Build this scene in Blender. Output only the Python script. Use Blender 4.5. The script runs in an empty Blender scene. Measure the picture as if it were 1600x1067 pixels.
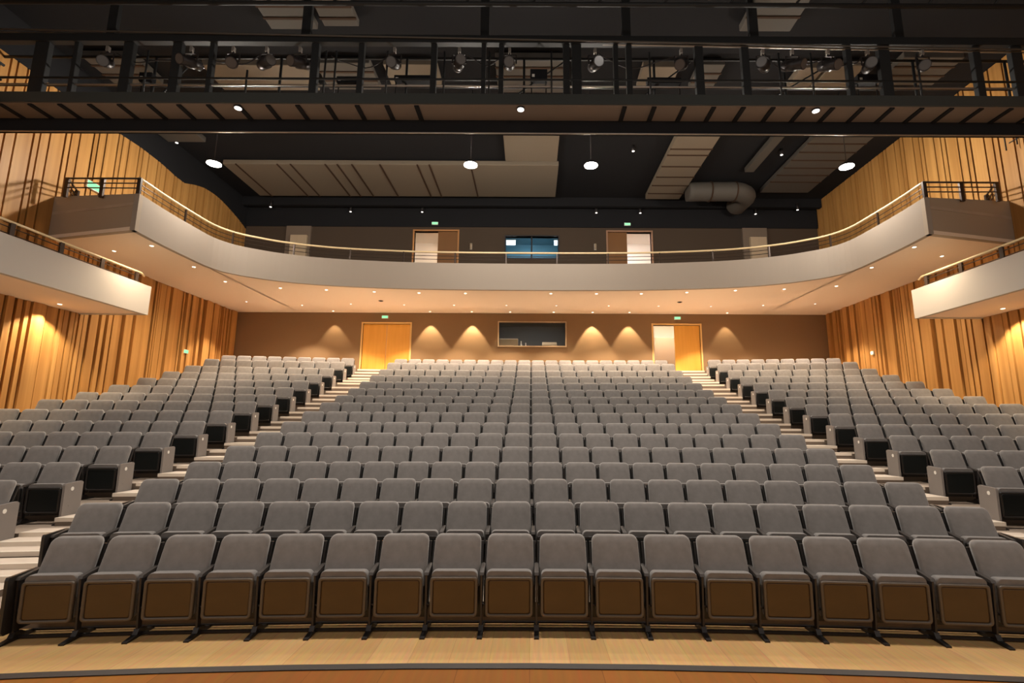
import bpy, math, random
from mathutils import Vector, Matrix
random.seed(7)
SC = bpy.context.scene
COL = SC.collection
Z0 = 2.01            # camera eye above the auditorium floor; heights below are written from eye level
FLOOR = -2.01

# ------------------------------------------------------------------ camera, world, large lights, exposure
F_PX = 784.0
PITCH = math.atan(131.5/F_PX)
ROLL = math.radians(.27)
cam_d = bpy.data.cameras.new('camera'); cam = bpy.data.objects.new('camera', cam_d); COL.objects.link(cam)
cam_d.sensor_width = 36.0; cam_d.lens = F_PX/1600*36.0; cam_d.shift_x = -30/1600
cam_d.clip_start = .05; cam_d.clip_end = 200
_r = Vector((1,0,0)); _u = Vector((0,-math.sin(PITCH),math.cos(PITCH))); _f = Vector((0,math.cos(PITCH),math.sin(PITCH)))
_rc = _r*math.cos(ROLL)+_u*math.sin(ROLL); _uc = _u*math.cos(ROLL)-_r*math.sin(ROLL)
cam.matrix_world = Matrix(((_rc.x,_uc.x,-_f.x,0),(_rc.y,_uc.y,-_f.y,0),(_rc.z,_uc.z,-_f.z,Z0),(0,0,0,1)))
SC.camera = cam

w = bpy.data.worlds.new('world'); SC.world = w; w.use_nodes = True
bg = w.node_tree.nodes['Background']; bg.inputs[0].default_value = (1.0,.90,.80,1); bg.inputs[1].default_value = .33

SC.view_settings.view_transform = 'Standard'; SC.view_settings.look = 'None'
SC.view_settings.gamma = 1.0; SC.view_settings.use_curve_mapping = False
SC.view_settings.exposure = 0.12
SC.cycles.use_denoising = True
SC.cycles.max_bounces = 10; SC.cycles.diffuse_bounces = 8
SC.cycles.sample_clamp_indirect = 10.0

def light(name, typ, loc, power, color=(1,1,1), target=None, size=.1, spot=None, blend=.6, parent=None):
    d = bpy.data.lights.new(name, typ); d.energy = power; d.color = color
    if typ == 'AREA': d.shape = 'DISK'; d.size = size
    else: d.shadow_soft_size = size
    if typ == 'SPOT': d.spot_size = math.radians(spot or 90); d.spot_blend = blend
    o = bpy.data.objects.new(name, d); COL.objects.link(o)
    o.location = Vector(loc)+(Vector((0,0,0)) if parent else Vector((0,0,Z0)))
    if parent: o.parent = parent
    if target is not None:
        dv = Vector(target)-Vector(loc); o.rotation_euler = dv.to_track_quat('-Z','Y').to_euler()
    return o
WARM = (1,.80,.58); AMB = (1,.66,.34); COOL = (.92,.95,1)
# added fill lights behind and above the camera, for surfaces facing the stage
for x in (-8,8):
    light('stage_side_fill', 'AREA', (x,-2.5,7.5), 110, (1,.93,.86), (x*.8,12,0), size=1.6)
# house lamps under the rear beam of the lighting catwalk
for x in (-5,0,5):
    light('unseen_lamp', 'SPOT', (x,11.05,6.55), 260, (1,.90,.76), (x,11.05,0), size=.16, spot=150, blend=.5)
# added unseen lamps over the front stalls, aimed down to brighten seats and floor
for x in (-7,-3.5,0,3.5,7):
    light('unseen_lamp', 'SPOT', (x,6.9,9.6), 1080, (1,.90,.79), (x*.93,7.1,0), size=.15, spot=78, blend=.6)

# ------------------------------------------------------------------ materials
def mat(name, col, rough=.6, metal=0, spec=.5, var=None, vscale=(1,1,1), nscale=4, bump=0, bscale=200, coat=0, sheen=0):
    m = bpy.data.materials.new(name); m.use_nodes = True
    nt = m.node_tree; b = nt.nodes['Principled BSDF']
    b.inputs['Base Color'].default_value = (*col,1); b.inputs['Roughness'].default_value = rough
    b.inputs['Metallic'].default_value = metal; b.inputs['Specular IOR Level'].default_value = spec
    if coat: b.inputs['Coat Weight'].default_value = coat
    if sheen: b.inputs['Sheen Weight'].default_value = sheen
    tc = nt.nodes.new('ShaderNodeTexCoord')
    if var:
        mp = nt.nodes.new('ShaderNodeMapping'); mp.inputs['Scale'].default_value = vscale
        nz = nt.nodes.new('ShaderNodeTexNoise'); nz.inputs['Scale'].default_value = nscale; nz.inputs['Detail'].default_value = 5
        cr = nt.nodes.new('ShaderNodeValToRGB')
        cr.color_ramp.elements[0].position = .3; cr.color_ramp.elements[1].position = .7
        cr.color_ramp.elements[0].color = (*var,1); cr.color_ramp.elements[1].color = (*col,1)
        nt.links.new(tc.outputs['Object'], mp.inputs[0]); nt.links.new(mp.outputs[0], nz.inputs['Vector'])
        nt.links.new(nz.outputs['Fac'], cr.inputs[0]); nt.links.new(cr.outputs[0], b.inputs['Base Color'])
    if bump:
        n2 = nt.nodes.new('ShaderNodeTexNoise'); n2.inputs['Scale'].default_value = bscale
        bp = nt.nodes.new('ShaderNodeBump'); bp.inputs['Strength'].default_value = bump; bp.inputs['Distance'].default_value = .01
        nt.links.new(tc.outputs['Object'], n2.inputs['Vector']); nt.links.new(n2.outputs['Fac'], bp.inputs['Height']); nt.links.new(bp.outputs[0], b.inputs['Normal'])
    return m
def emit(name, col, strength):
    m = bpy.data.materials.new(name); m.use_nodes = True; nt = m.node_tree
    for n in list(nt.nodes):
        if n.type == 'BSDF_PRINCIPLED': nt.nodes.remove(n)
    e = nt.nodes.new('ShaderNodeEmission'); e.inputs[0].default_value = (*col,1); e.inputs[1].default_value = strength
    nt.links.new(e.outputs[0], nt.nodes['Material Output'].inputs[0]); return m

def plank_mat(name, c1, c2, rough, along='Y', width=.12, length=1.4):
    """timber strips: brick pattern for the boards, stretched noise for the grain"""
    m = bpy.data.materials.new(name); m.use_nodes = True; nt = m.node_tree; b = nt.nodes['Principled BSDF']
    b.inputs['Roughness'].default_value = rough; b.inputs['Specular IOR Level'].default_value = .10
    tc = nt.nodes.new('ShaderNodeTexCoord'); mp = nt.nodes.new('ShaderNodeMapping')
    if along == 'Y': mp.inputs['Rotation'].default_value = (0,0,math.pi/2)
    br = nt.nodes.new('ShaderNodeTexBrick'); br.inputs['Color1'].default_value = (*c1,1); br.inputs['Color2'].default_value = (*c2,1)
    br.inputs['Mortar'].default_value = tuple(a*.75 for a in c2)+(1,); br.inputs['Scale'].default_value = 1
    br.inputs['Brick Width'].default_value = length; br.inputs['Row Height'].default_value = width; br.inputs['Mortar Size'].default_value = .002
    nz = nt.nodes.new('ShaderNodeTexNoise'); nz.inputs['Scale'].default_value = 3; m2 = nt.nodes.new('ShaderNodeMapping')
    m2.inputs['Scale'].default_value = (1,14,1) if along == 'X' else (14,1,1)
    mx = nt.nodes.new('ShaderNodeMix'); mx.data_type = 'RGBA'; mx.blend_type = 'MULTIPLY'; mx.inputs[0].default_value = .35
    nt.links.new(tc.outputs['Object'], mp.inputs[0]); nt.links.new(mp.outputs[0], br.inputs['Vector'])
    nt.links.new(tc.outputs['Object'], m2.inputs[0]); nt.links.new(m2.outputs[0], nz.inputs['Vector'])
    nt.links.new(br.outputs['Color'], mx.inputs[6]); nt.links.new(nz.outputs['Color'], mx.inputs[7])
    nt.links.new(mx.outputs[2], b.inputs['Base Color']); return m

M = {}
M['fabric'] = mat('grey_seat_fabric', (.205,.188,.178), .85, spec=.25, var=(.17,.155,.146), nscale=14, bump=.25, bscale=350, sheen=.5)
M['fabric_side'] = mat('grey_panel_fabric', (.24,.215,.20), .85, spec=.2, bump=.2, bscale=300)
M['shell'] = mat('dark_plastic_shell', (.020,.017,.016), .38, spec=.5)
M['panel_lit'] = mat('lit_seat_underside', (.085,.045,.012), .36, var=(.068,.035,.009), vscale=(1,1,2), nscale=3, spec=.5)  # front row: warm light on the underside put into its colour
M['panel_shaded'] = mat('shaded_seat_underside', (.010,.012,.012), .30, spec=.5)  # same underside in the other rows, its shade put into the colour
M['rim'] = mat('taupe_shell_rim', (.11,.085,.062), .4, spec=.5)
M['metal_dark'] = mat('dark_painted_metal', (.035,.030,.030), .4, metal=.3)
M['foot_metal'] = mat('black_cast_foot', (.025,.022,.022), .45, metal=.3)
M['arm'] = mat('dark_armrest', (.05,.042,.038), .45)
M['disc'] = mat('white_number_disc', (.85,.82,.76), .4)
M['tread'] = mat('pale_aisle_tread', (.74,.63,.53), .55, var=(.66,.55,.45), nscale=3, vscale=(1,4,1))
M['nosing'] = mat('pale_stair_nosing', (.80,.71,.60), .45)
M['riser'] = mat('dark_stair_riser', (.20,.155,.12), .7)
M['tier'] = mat('terrace_floor', (.46,.37,.29), .6, var=(.38,.30,.24), nscale=2)
M['floor'] = plank_mat('honey_wood_floor', (.72,.45,.20), (.62,.38,.16), .5, 'Y', .35, 2.2)
M['stage'] = plank_mat('orange_stage_boards', (.42,.155,.020), (.34,.115,.015), .6, 'Y', .30, 2.4)
M['stage_edge'] = mat('dark_stage_nosing', (.022,.016,.014), .5, spec=.3)
M['wood'] = mat('honey_wall_wood', (.62,.325,.098), .5, var=(.40,.180,.042), vscale=(1,3.6,.09), nscale=1.7)
M['groove'] = mat('dark_groove_backing', (.05,.022,.008), .9)
M['black'] = mat('black_paint', (.016,.016,.018), .9, spec=.2)
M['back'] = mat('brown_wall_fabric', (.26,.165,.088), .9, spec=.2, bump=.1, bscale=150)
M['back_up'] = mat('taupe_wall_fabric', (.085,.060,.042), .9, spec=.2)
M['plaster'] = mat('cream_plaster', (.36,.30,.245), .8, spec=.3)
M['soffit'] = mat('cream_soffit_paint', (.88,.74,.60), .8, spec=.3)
M['door'] = mat('honey_door_veneer', (.86,.44,.07), .45, var=(.78,.38,.05), vscale=(4,4,.3), nscale=2)
M['door_dark'] = mat('brown_door_veneer', (.24,.105,.032), .5)
M['doorframe'] = mat('pale_door_frame', (.80,.52,.20), .5)
M['catwalk'] = mat('charcoal_steel', (.016,.017,.018), .6, metal=.2)
M['kick'] = mat('grey_green_kick_plate', (.045,.05,.047), .55)
M['soffpanel'] = mat('taupe_deck_panel', (.20,.155,.125), .7)
M['beige'] = mat('beige_duct_paint', (.21,.17,.125), .7, spec=.3)
M['beige_d'] = mat('taupe_panel_paint', (.095,.083,.070), .7)
M['pipe'] = mat('bright_steel_pipe', (.42,.38,.34), .35, metal=.6)
M['brass'] = mat('warm_timber_handrail', (.80,.62,.36), .35, spec=.6)
M['rail'] = mat('dark_bronze_rail', (.05,.03,.02), .4, metal=.4)
M['white'] = mat('white_paint', (.82,.78,.72), .6)
M['glass_dark'] = mat('tinted_control_glass', (.02,.022,.025), .05, spec=.8)
M['cream'] = mat('cream_panel', (.55,.42,.28), .7)
M['lamp_white'] = emit('lamp_white_glow', (1,.94,.84), 26)
M['lamp_warm'] = emit('lamp_warm_glow', (1,.86,.64), 4)
M['lamp_small'] = emit('lamp_small_glow', (1,.93,.85), 3)
M['green'] = emit('green_sign_glow', (.30,.85,.42), 1.3)
M['white_glow'] = emit('cool_tube_glow', (.85,.93,1), 4)
M['lens_grey'] = mat('dull_lens_glass', (.10,.09,.085), .2, spec=.7)
M['clear'] = None
def glass():
    m = bpy.data.materials.new('clear_glass'); m.use_nodes = True; nt = m.node_tree
    b = nt.nodes['Principled BSDF']; b.inputs['Base Color'].default_value = (.9,.95,.95,1); b.inputs['Roughness'].default_value = .03
    b.inputs['Transmission Weight'].default_value = 1; b.inputs['IOR'].default_value = 1.2; return m
M['clear'] = glass()

# ------------------------------------------------------------------ mesh builder
class MB:
    def __init__(s): s.v = []; s.f = []; s.mi = []; s.sm = []
    def add(s, vs, fs, mi=0, smooth=False):
        n = len(s.v); s.v += [tuple(p) for p in vs]; s.f += [tuple(i+n for i in f) for f in fs]
        s.mi += [mi]*len(fs); s.sm += [smooth]*len(fs); return s
    def box(s, a, b, mi=0):
        x0,y0,z0 = a; x1,y1,z1 = b
        vs = [(x0,y0,z0),(x1,y0,z0),(x1,y1,z0),(x0,y1,z0),(x0,y0,z1),(x1,y0,z1),(x1,y1,z1),(x0,y1,z1)]
        return s.add(vs, [(0,3,2,1),(4,5,6,7),(0,1,5,4),(1,2,6,5),(2,3,7,6),(3,0,4,7)], mi)
    def hexa(s, vs, mi=0):
        return s.add(vs, [(0,3,2,1),(4,5,6,7),(0,1,5,4),(1,2,6,5),(2,3,7,6),(3,0,4,7)], mi)
    def tube(s, pts, r, n=8, mi=0, closed=False, flat=None):
        pts = [Vector(p) for p in pts]; m = len(pts); vs = []
        for i,p in enumerate(pts):
            a = pts[i-1] if i > 0 else p; b = pts[i+1] if i < m-1 else p
            t = (b-a).normalized(); up = Vector((0,0,1)) if abs(t.z) < .95 else Vector((0,1,0))
            sx = t.cross(up).normalized(); sy = sx.cross(t).normalized()
            rr = r[i] if isinstance(r,(list,tuple)) else r
            for k in range(n):
                an = 2*math.pi*(k+.5)/n
                vs.append(p+sx*(math.cos(an)*rr)+sy*(math.sin(an)*rr*(flat or 1)))
        fs = [(i*n+k, i*n+(k+1)%n, (i+1)*n+(k+1)%n, (i+1)*n+k) for i in range(m-1) for k in range(n)]
        s.add(vs, fs, mi, n > 4)
        o = len(s.v)-len(vs)
        s.f += [tuple(o+k for k in range(n))[::-1], tuple(o+(m-1)*n+k for k in range(n))]; s.mi += [mi]*2; s.sm += [False]*2
        return s
    def bar(s, a, b, w, h, mi=0):
        """straight rectangular bar from a to b, w across, h high"""
        a = Vector(a); b = Vector(b); t = (b-a).normalized(); up = Vector((0,0,1)) if abs(t.z) < .95 else Vector((0,1,0))
        sx = t.cross(up).normalized()*(w/2); sy = sx.cross(t).normalized()*(h/2)
        return s.hexa([a-sx-sy, a+sx-sy, b+sx-sy, b-sx-sy, a-sx+sy, a+sx+sy, b+sx+sy, b-sx+sy], mi)
    def prism(s, poly, f0, f1, mi=0, smooth=False):
        """poly of 2d points; f0,f1 map a 2d point to 3d at either end"""
        n = len(poly); vs = [f0(p) for p in poly]+[f1(p) for p in poly]
        s.add(vs, [(i,(i+1)%n,n+(i+1)%n,n+i) for i in range(n)], mi, smooth)
        o = len(s.v)-len(vs); s.f += [tuple(o+i for i in range(n))[::-1], tuple(o+n+i for i in range(n))]; s.mi += [mi]*2; s.sm += [False]*2
        return s
    def disc(s, c, r, nrm=(0,0,-1), th=.02, n=20, mi=0):
        nv = Vector(nrm).normalized(); a = nv.orthogonal().normalized(); b = nv.cross(a); c = Vector(c)
        poly = [(math.cos(2*math.pi*k/n)*r, math.sin(2*math.pi*k/n)*r) for k in range(n)]
        return s.prism(poly, lambda p: c+a*p[0]+b*p[1], lambda p: c+a*p[0]+b*p[1]+nv*th, mi)
    def mesh(s, name, mats):
        me = bpy.data.meshes.new(name); me.from_pydata(s.v, [], s.f)
        for m in (mats if isinstance(mats,(list,tuple)) else [mats]): me.materials.append(m)
        me.polygons.foreach_set('material_index', s.mi); me.polygons.foreach_set('use_smooth', s.sm)
        import bmesh
        b = bmesh.new(); b.from_mesh(me); bmesh.ops.recalc_face_normals(b, faces=b.faces); b.to_mesh(me); b.free()
        me.update(); return me
    def build(s, name, mats, parent=None, bevel=0, seg=2):
        o = bpy.data.objects.new(name, s.mesh(name, mats)); COL.objects.link(o)
        if parent: o.parent = parent
        else: o.location = (0,0,Z0)
        if bevel:
            bm = o.modifiers.new('bevel','BEVEL'); bm.width = bevel; bm.segments = seg; bm.limit_method = 'ANGLE'
        return o
def tag(o, label=None, cat=None, group=None, kind=None):
    if label: o['label'] = label
    if cat: o['category'] = cat
    if group: o['group'] = group
    if kind: o['kind'] = kind
    return o
def struct(o): o['kind'] = 'structure'; return o
def thing(name, loc, label, cat, group=None, rz=0):
    o = bpy.data.objects.new(name, None); COL.objects.link(o); o.empty_display_size = .2
    o.location = (loc[0],loc[1],loc[2]+Z0); o.rotation_euler = (0,0,rz)
    return tag(o, label, cat, group)
ORD = ['first','second','third','fourth','fifth','sixth','seventh','eighth','ninth','tenth','eleventh','twelfth','thirteenth','fourteenth','fifteenth','sixteenth','seventeenth','eighteenth','nineteenth','twentieth']
def rrect(w0, w1, h, rt, rb=.01, n=5):
    """outline of an upright panel: bottom width w0, top width w1, top corner radius rt; origin at bottom middle"""
    pts = []
    def arc(cx, cz, r, a0, a1):
        for k in range(n+1):
            a = a0+(a1-a0)*k/n; pts.append((cx+math.cos(a)*r, cz+math.sin(a)*r))
    arc(-w0/2+rb, rb, rb, math.pi*1.5, math.pi); arc(-w1/2+rt, h-rt, rt, math.pi, math.pi/2)
    arc(w1/2-rt, h-rt, rt, math.pi/2, 0); arc(w0/2-rb, rb, rb, 0, -math.pi/2)
    return pts
def padded(mb, outline, h, yb, yt, th, crown=.018, edge=.02, mi_f=0, mi_b=0, y_off=0):
    """cushion: outline in (x,z), leaning from yb (z=0) to yt (z=h), th thick, puffed front towards -y"""
    def Y(z, off): return yb+(yt-yb)*z/h+off+y_off
    cx = 0; cz = h/2
    rings = [(0,1.0,0),(0,1.0,-th*.55),(0,.975,-th*.85),(0,.93,-th*1.0),(0,.70,-th-crown*.7),(0,.35,-th-crown)]
    vs = []; n = len(outline)
    for _, sc, off in rings:
        for x,z in outline:
            zz = cz+(z-cz)*(sc if sc > .9 else sc); vs.append((x*sc, Y(zz,off), zz))
    fs = [(i*n+k, i*n+(k+1)%n, (i+1)*n+(k+1)%n, (i+1)*n+k) for i in range(len(rings)-1) for k in range(n)]
    mb.add(vs, fs, mi_f, True); o = len(mb.v)-len(vs)
    mb.f.append(tuple(o+(len(rings)-1)*n+k for k in range(n))); mb.mi.append(mi_f); mb.sm.append(True)
    mb.f.append(tuple(o+k for k in range(n))[::-1]); mb.mi.append(mi_b); mb.sm.append(False)
    return mb
def smooth_path(pts, k=4):
    out = []; P = [Vector(p) for p in pts]
    for i in range(len(P)-1):
        a = P[max(i-1,0)]; b = P[i]; c = P[i+1]; d = P[min(i+2,len(P)-1)]
        for j in range(k):
            t = j/k
            out.append(.5*((2*b)+(c-a)*t+(2*a-5*b+4*c-d)*t*t+(3*b-a-3*c+d)*t**3))
    out.append(P[-1]); return out

# ------------------------------------------------------------------ rows
TOPS = [-1.14,-.95,-.77,-.60,-.39,-.16,.06,.31,.57,.81,1.08,1.37,1.67,1.98,2.34,2.61]
RC = 45.0; P0 = 5.594; PITCHR = .974
rowY = lambda r: P0+PITCHR*(r-1)
rowZ = lambda r: (TOPS[r-1]-.87) if r > 1 else FLOOR
SW = .55
def arc_y(x, Y): R = Y+RC; return math.sqrt(R*R-x*x)-RC
WX = 12.75; BY = 21.1; CZ = 9.85
TOPFLOOR = 2.18

# ------------------------------------------------------------------ setting: floor, terraces, stage
f = MB()
NX = 48; xs = [-WX+2*WX*i/NX for i in range(NX+1)]
front = lambda r: rowY(r)-.925
f.add([(-WX,1.9,FLOOR),(WX,1.9,FLOOR),(WX,front(2)+.2,FLOOR),(-WX,front(2)+.2,FLOOR),(-WX,1.9,FLOOR-.1),(WX,1.9,FLOOR-.1),(WX,front(2)+.2,FLOOR-.1),(-WX,front(2)+.2,FLOOR-.1)],
      [(0,3,2,1),(4,5,6,7),(0,1,5,4),(1,2,6,5),(2,3,7,6),(3,0,4,7)], 0)
struct(f.build('floor', M['floor']))
t = MB()
edges = [(front(r), rowZ(r)) for r in range(2,17)]+[(rowY(16)+.06, TOPFLOOR)]
for i,(yf,z) in enumerate(edges):
    zp = edges[i-1][1] if i else FLOOR
    last = i == len(edges)-1
    yb = BY+.6 if last else edges[i+1][0]
    vs = []
    for x in xs: vs += [(x,arc_y(x,yf),zp),(x,arc_y(x,yf),z),(x,(BY+.3) if last else arc_y(x,yb),z)]
    fs = []
    for k in range(NX): fs += [(3*k,3*k+3,3*k+4,3*k+1),(3*k+1,3*k+4,3*k+5,3*k+2)]
    n = len(t.v); t.add(vs, fs)
    for q in range(0,len(fs),2): t.mi[-len(fs)+q] = 1
struct(t.build('floor_terraces', [M['tier'],M['riser']]))

st = MB(); SR = 20.5; sc = lambda x,o=0: 2.32-SR+math.sqrt((SR+o)**2-x*x)
sx = [-9+18*i/36 for i in range(37)]
vs = [];
for x in sx: vs += [(x,-4,-1.0),(x,sc(x),-1.0),(x,sc(x),FLOOR)]
fs = []
for k in range(36): fs += [(3*k,3*k+3,3*k+4,3*k+1),(3*k+1,3*k+4,3*k+5,3*k+2)]
st.add(vs, fs); struct(st.build('floor_stage', M['stage']))
nz = MB(); vs = []
for x in sx: vs += [(x,sc(x,-.035),-.996),(x,sc(x,.012),-.996),(x,sc(x,.018),-1.03),(x,sc(x,-.035),-1.03)]
nz.add(vs, [(4*k+a,4*k+(a+1)%4,4*k+4+(a+1)%4,4*k+4+a) for k in range(36) for a in range(4)])
struct(nz.build('trim_1', M['stage_edge']))

# aisle staircases
for side, word in ((-1,'left'),(1,'right')):
    T = thing('aisle_staircase', (0,0,0), f'pale aisle staircase between the centre block and the {word} block of seats', 'stairs', 'aisle staircases')
    x0, x1 = 5.63, 6.91
    for i,(yf,z) in enumerate(edges):
        zp = edges[i-1][1] if i else FLOOR
        n = 2 if i > 2 else 3
        if i == len(edges)-1: n = 3
        for j in range(1,n+1):
            zz = zp+(z-zp)*j/n; dep = .34 if n == 3 else .48
            ya = yf-dep*(n-j)*(.9 if n == 3 else 1); yb = yf-dep*(n-j-1)*(.9 if n==3 else 1) if j < n else yf+(.26 if i < len(edges)-1 and n == 3 else .20)
            s = MB(); pts = [(side*(x0+(x1-x0)*k/6)) for k in range(7)]
            vs = []
            for x in pts:
                a = arc_y(x,ya); b = arc_y(x,yb)+.02
                vs += [(x,a,zz-.16),(x,a,zz-.045),(x,a-.015,zz-.045),(x,a-.015,zz+.012),(x,a+.05,zz+.012),(x,b,zz+.012),(x,b,zz-.16)]
            fs = []; mi = []
            for k in range(6):
                for q in range(7):
                    fs.append((7*k+q,7*k+7+q,7*k+7+(q+1)%7,7*k+(q+1)%7)); mi.append([2,1,1,1,0,2,2][q])
            fs += [tuple(range(7)), tuple(range(42,49))]; mi += [2,2]
            s.add(vs, fs); s.mi = mi
            s.build('step', [M['tread'],M['nosing'],M['riser']], T)

# ------------------------------------------------------------------ wooden side walls
def side_wall(side, name, topf):
    m = MB(); xf = side*(WX-.01)
    m.box((min(xf,xf+side*.3), .6, FLOOR-.1), (max(xf,xf+side*.3), BY+.3, CZ+.2), 1) if True else None
    rnd = random.Random(3 if side < 0 else 5)
    def board(y0, y1, z0, z1, d):
        a = sorted((side*WX, side*(WX-d)))
        m.box((a[0], y0, z0), (a[1], y1, z1), 0)
    # upper zone: broad boards in a steady rhythm, groups of three grooves
    y = .8; k = 0; pat = [.36,.11,.20]
    while y < BY-.02:
        wdt = pat[k%3]; g = .045 if k%3 else .05; y1 = min(y+wdt, BY)
        zt = min(topf(y), topf(y1))
        # follow the cut top edge
        m.hexa([(side*WX,y,4.79),(side*(WX-.09),y,4.79),(side*(WX-.09),y1,4.79),(side*WX,y1,4.79),
                (side*WX,y,topf(y)),(side*(WX-.09),y,topf(y)),(side*(WX-.09),y1,topf(y1)),(side*WX,y1,topf(y1))], 0)
        y = y1+g; k += 1
    # lower zone: narrower boards of uneven width and depth
    y = .8
    while y < BY-.02:
        wdt = rnd.choice([.07,.10,.13,.18,.25,.30,.11]); y1 = min(y+wdt, BY)
        board(y, y1, FLOOR, 4.77, rnd.choice([.05,.08,.12,.16]))
        y = y1+rnd.choice([.025,.04,.055,.06])
    return struct(m.build(name, [M['wood'],M['groove']]))
LP = [(0,8.8),(14,8.78),(15,8.82),(15.9,8.78),(16.6,8.68),(17.1,8.66),(17.6,8.85),(18.1,9.0),(18.8,9.05),(19.3,9.0),(20,8.86),(20.6,8.7),(21.2,8.5)]
def ltop(y):
    for (a,za),(b,zb) in zip(LP,LP[1:]):
        if a <= y <= b: return za+(zb-za)*(y-a)/(b-a)
    return LP[-1][1]
side_wall(-1, 'wall_left', ltop)
side_wall(1, 'wall_right', lambda y: CZ-.02)
# black upper strips of the side walls
b = MB()
ys = [.6]+[p[0] for p in LP[1:-1]]+[BY]
for a,c in zip(ys,ys[1:]):
    b.hexa([(-WX,a,ltop(a)),(-WX+.10,a,ltop(a)),(-WX+.10,c,ltop(c)),(-WX,c,ltop(c)),(-WX,a,CZ),(-WX+.10,a,CZ),(-WX+.10,c,CZ),(-WX,c,CZ)])
struct(b.build('wall_left_upper', M['black']))

# ------------------------------------------------------------------ back wall with openings
def wall_grid(m, x0, x1, z0, z1, holes, y0, y1, mi=0):
    X = sorted({x0,x1,*[h[0] for h in holes],*[h[1] for h in holes]}); Z = sorted({z0,z1,*[h[2] for h in holes],*[h[3] for h in holes]})
    for a,bq in zip(X,X[1:]):
        run = None
        for c,d in zip(Z,Z[1:]):
            mx, mz = (a+bq)/2, (c+d)/2
            if any(h[0]<mx<h[1] and h[2]<mz<h[3] for h in holes): continue
            m.box((a,y0,c),(bq,y1,d),mi)
DL = (-7.20,-5.18,TOPFLOOR,4.28); DR = (5.22,7.22,TOPFLOOR,4.28); BW = (-1.38,1.46,3.35,4.36)
m = MB(); wall_grid(m, -WX, WX, TOPFLOOR-.3, 4.8, [DL,DR,BW], BY, BY+.22)
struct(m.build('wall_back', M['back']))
UL = (-5.18,-3.27,5.9,8.47); UR = (3.36,5.28,5.9,8.47); UW = (-1.15,1.17,7.25,8.25)
m = MB(); wall_grid(m, -WX, WX, 4.8, 8.66, [UL,UR,UW], BY, BY+.22)
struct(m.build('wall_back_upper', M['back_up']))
m = MB().box((-WX,BY-.05,8.66),(WX,BY+.22,CZ)); struct(m.build('wall_back_bulkhead', M['black']))
m = MB().box((-WX-.3,.6,CZ),(WX+.3,BY+.3,CZ+.2)); struct(m.build('ceiling', M['black']))

# rooms seen through the openings
def lobby(name, x0, x1, z0, z1, depth, wallm, power, col, floorm=None):
    m = MB(); y0 = BY+.22; y1 = y0+depth
    m.box((x0-.05,y0,z0-.1),(x1+.05,y1,z0),1); m.box((x0-.05,y0,z1),(x1+.05,y1,z1+.1)); m.box((x0-.1,y1,z0-.1),(x1+.1,y1+.1,z1+.1))
    m.box((x0-.1,y0,z0-.1),(x0,y1,z1+.1)); m.box((x1,y0,z0-.1),(x1+.1,y1,z1+.1))
    struct(m.build(name, [wallm, floorm or M['tier']]))
    if power: light(name+'_lamp','AREA',((x0+x1)/2,y0+.16,z1-.07),power,col,((x0+x1)/2,y0+.5,z0),size=.22)
lobby('wall_lobby', 4.6, 7.6, TOPFLOOR, 4.75, 2.0, M['white'], 70, (1,.86,.68))
lobby('wall_lobby_upper_right', 2.9, 5.8, 5.9, 8.6, 1.6, M['white'], 60, (1,.88,.82))
lobby('wall_lobby_upper_left', -5.8, -2.9, 5.9, 8.6, 1.6, M['white'], 34, (1,.76,.55))
lobby('wall_control_room', -1.9, 2.0, 2.6, 4.70, 2.4, mat('dark_control_room_wall',(.20,.19,.185),.8), 20, (1,.9,.8))
lobby('wall_projection_room', -1.5, 1.5, 6.8, 8.6, 1.8, mat('blue_projection_room_wall',(.12,.26,.34),.8), 45, (.72,.90,1))

# doors
def frame(m, o, t=.07, d=.26, y=BY-.03):
    x0,x1,z0,z1 = o
    m.box((x0-t,y,z0),(x0,y+d,z1+t)); m.box((x1,y,z0),(x1+t,y+d,z1+t)); m.box((x0,y,z1),(x1,y+d,z1+t))
def door(name, hole, leaves, lm, fm):
    D = bpy.data.objects.new(name, None); COL.objects.link(D); D.location = (0,0,Z0); struct(D)
    m = MB(); frame(m, hole); m.build('door_frame', fm, D, bevel=.008)
    for (x0,x1,hs) in leaves:
        l = MB().box((x0+.008,BY+.03,hole[2]+.01),(x1-.008,BY+.08,hole[3]-.01)); lo = l.build('door_leaf', lm, D, bevel=.006)
    return D
cx = (DL[0]+DL[1])/2
door('door_1', DL, [(DL[0],cx,cx-.08),(cx,DL[1],cx+.08)], M['door'], M['doorframe'])
door('door_2', DR, [(6.12,DR[1],6.2)], M['door'], M['doorframe'])
door('door_3', UL, [(-4.15,UL[1],-4.05)], M['door_dark'], mat('orange_upper_frame',(.52,.24,.08),.5))
door('door_4', UR, [(UR[0],4.22,4.12)], M['door_dark'], mat('brown_upper_frame',(.40,.22,.13),.5))
# the swung-open leaf seen inside the lower right doorway
m = MB().box((5.26,BY+.26,TOPFLOOR+.01),(5.31,BY+1.2,4.24)); struct(m.build('door_5', M['white']))
# grey wall return inside the lobby
m = MB().box((5.56,BY+1.3,TOPFLOOR),(6.9,BY+1.36,3.95)); struct(m.build('wall_lobby_return', mat('lobby_taupe',(.36,.26,.18),.8)))

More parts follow.
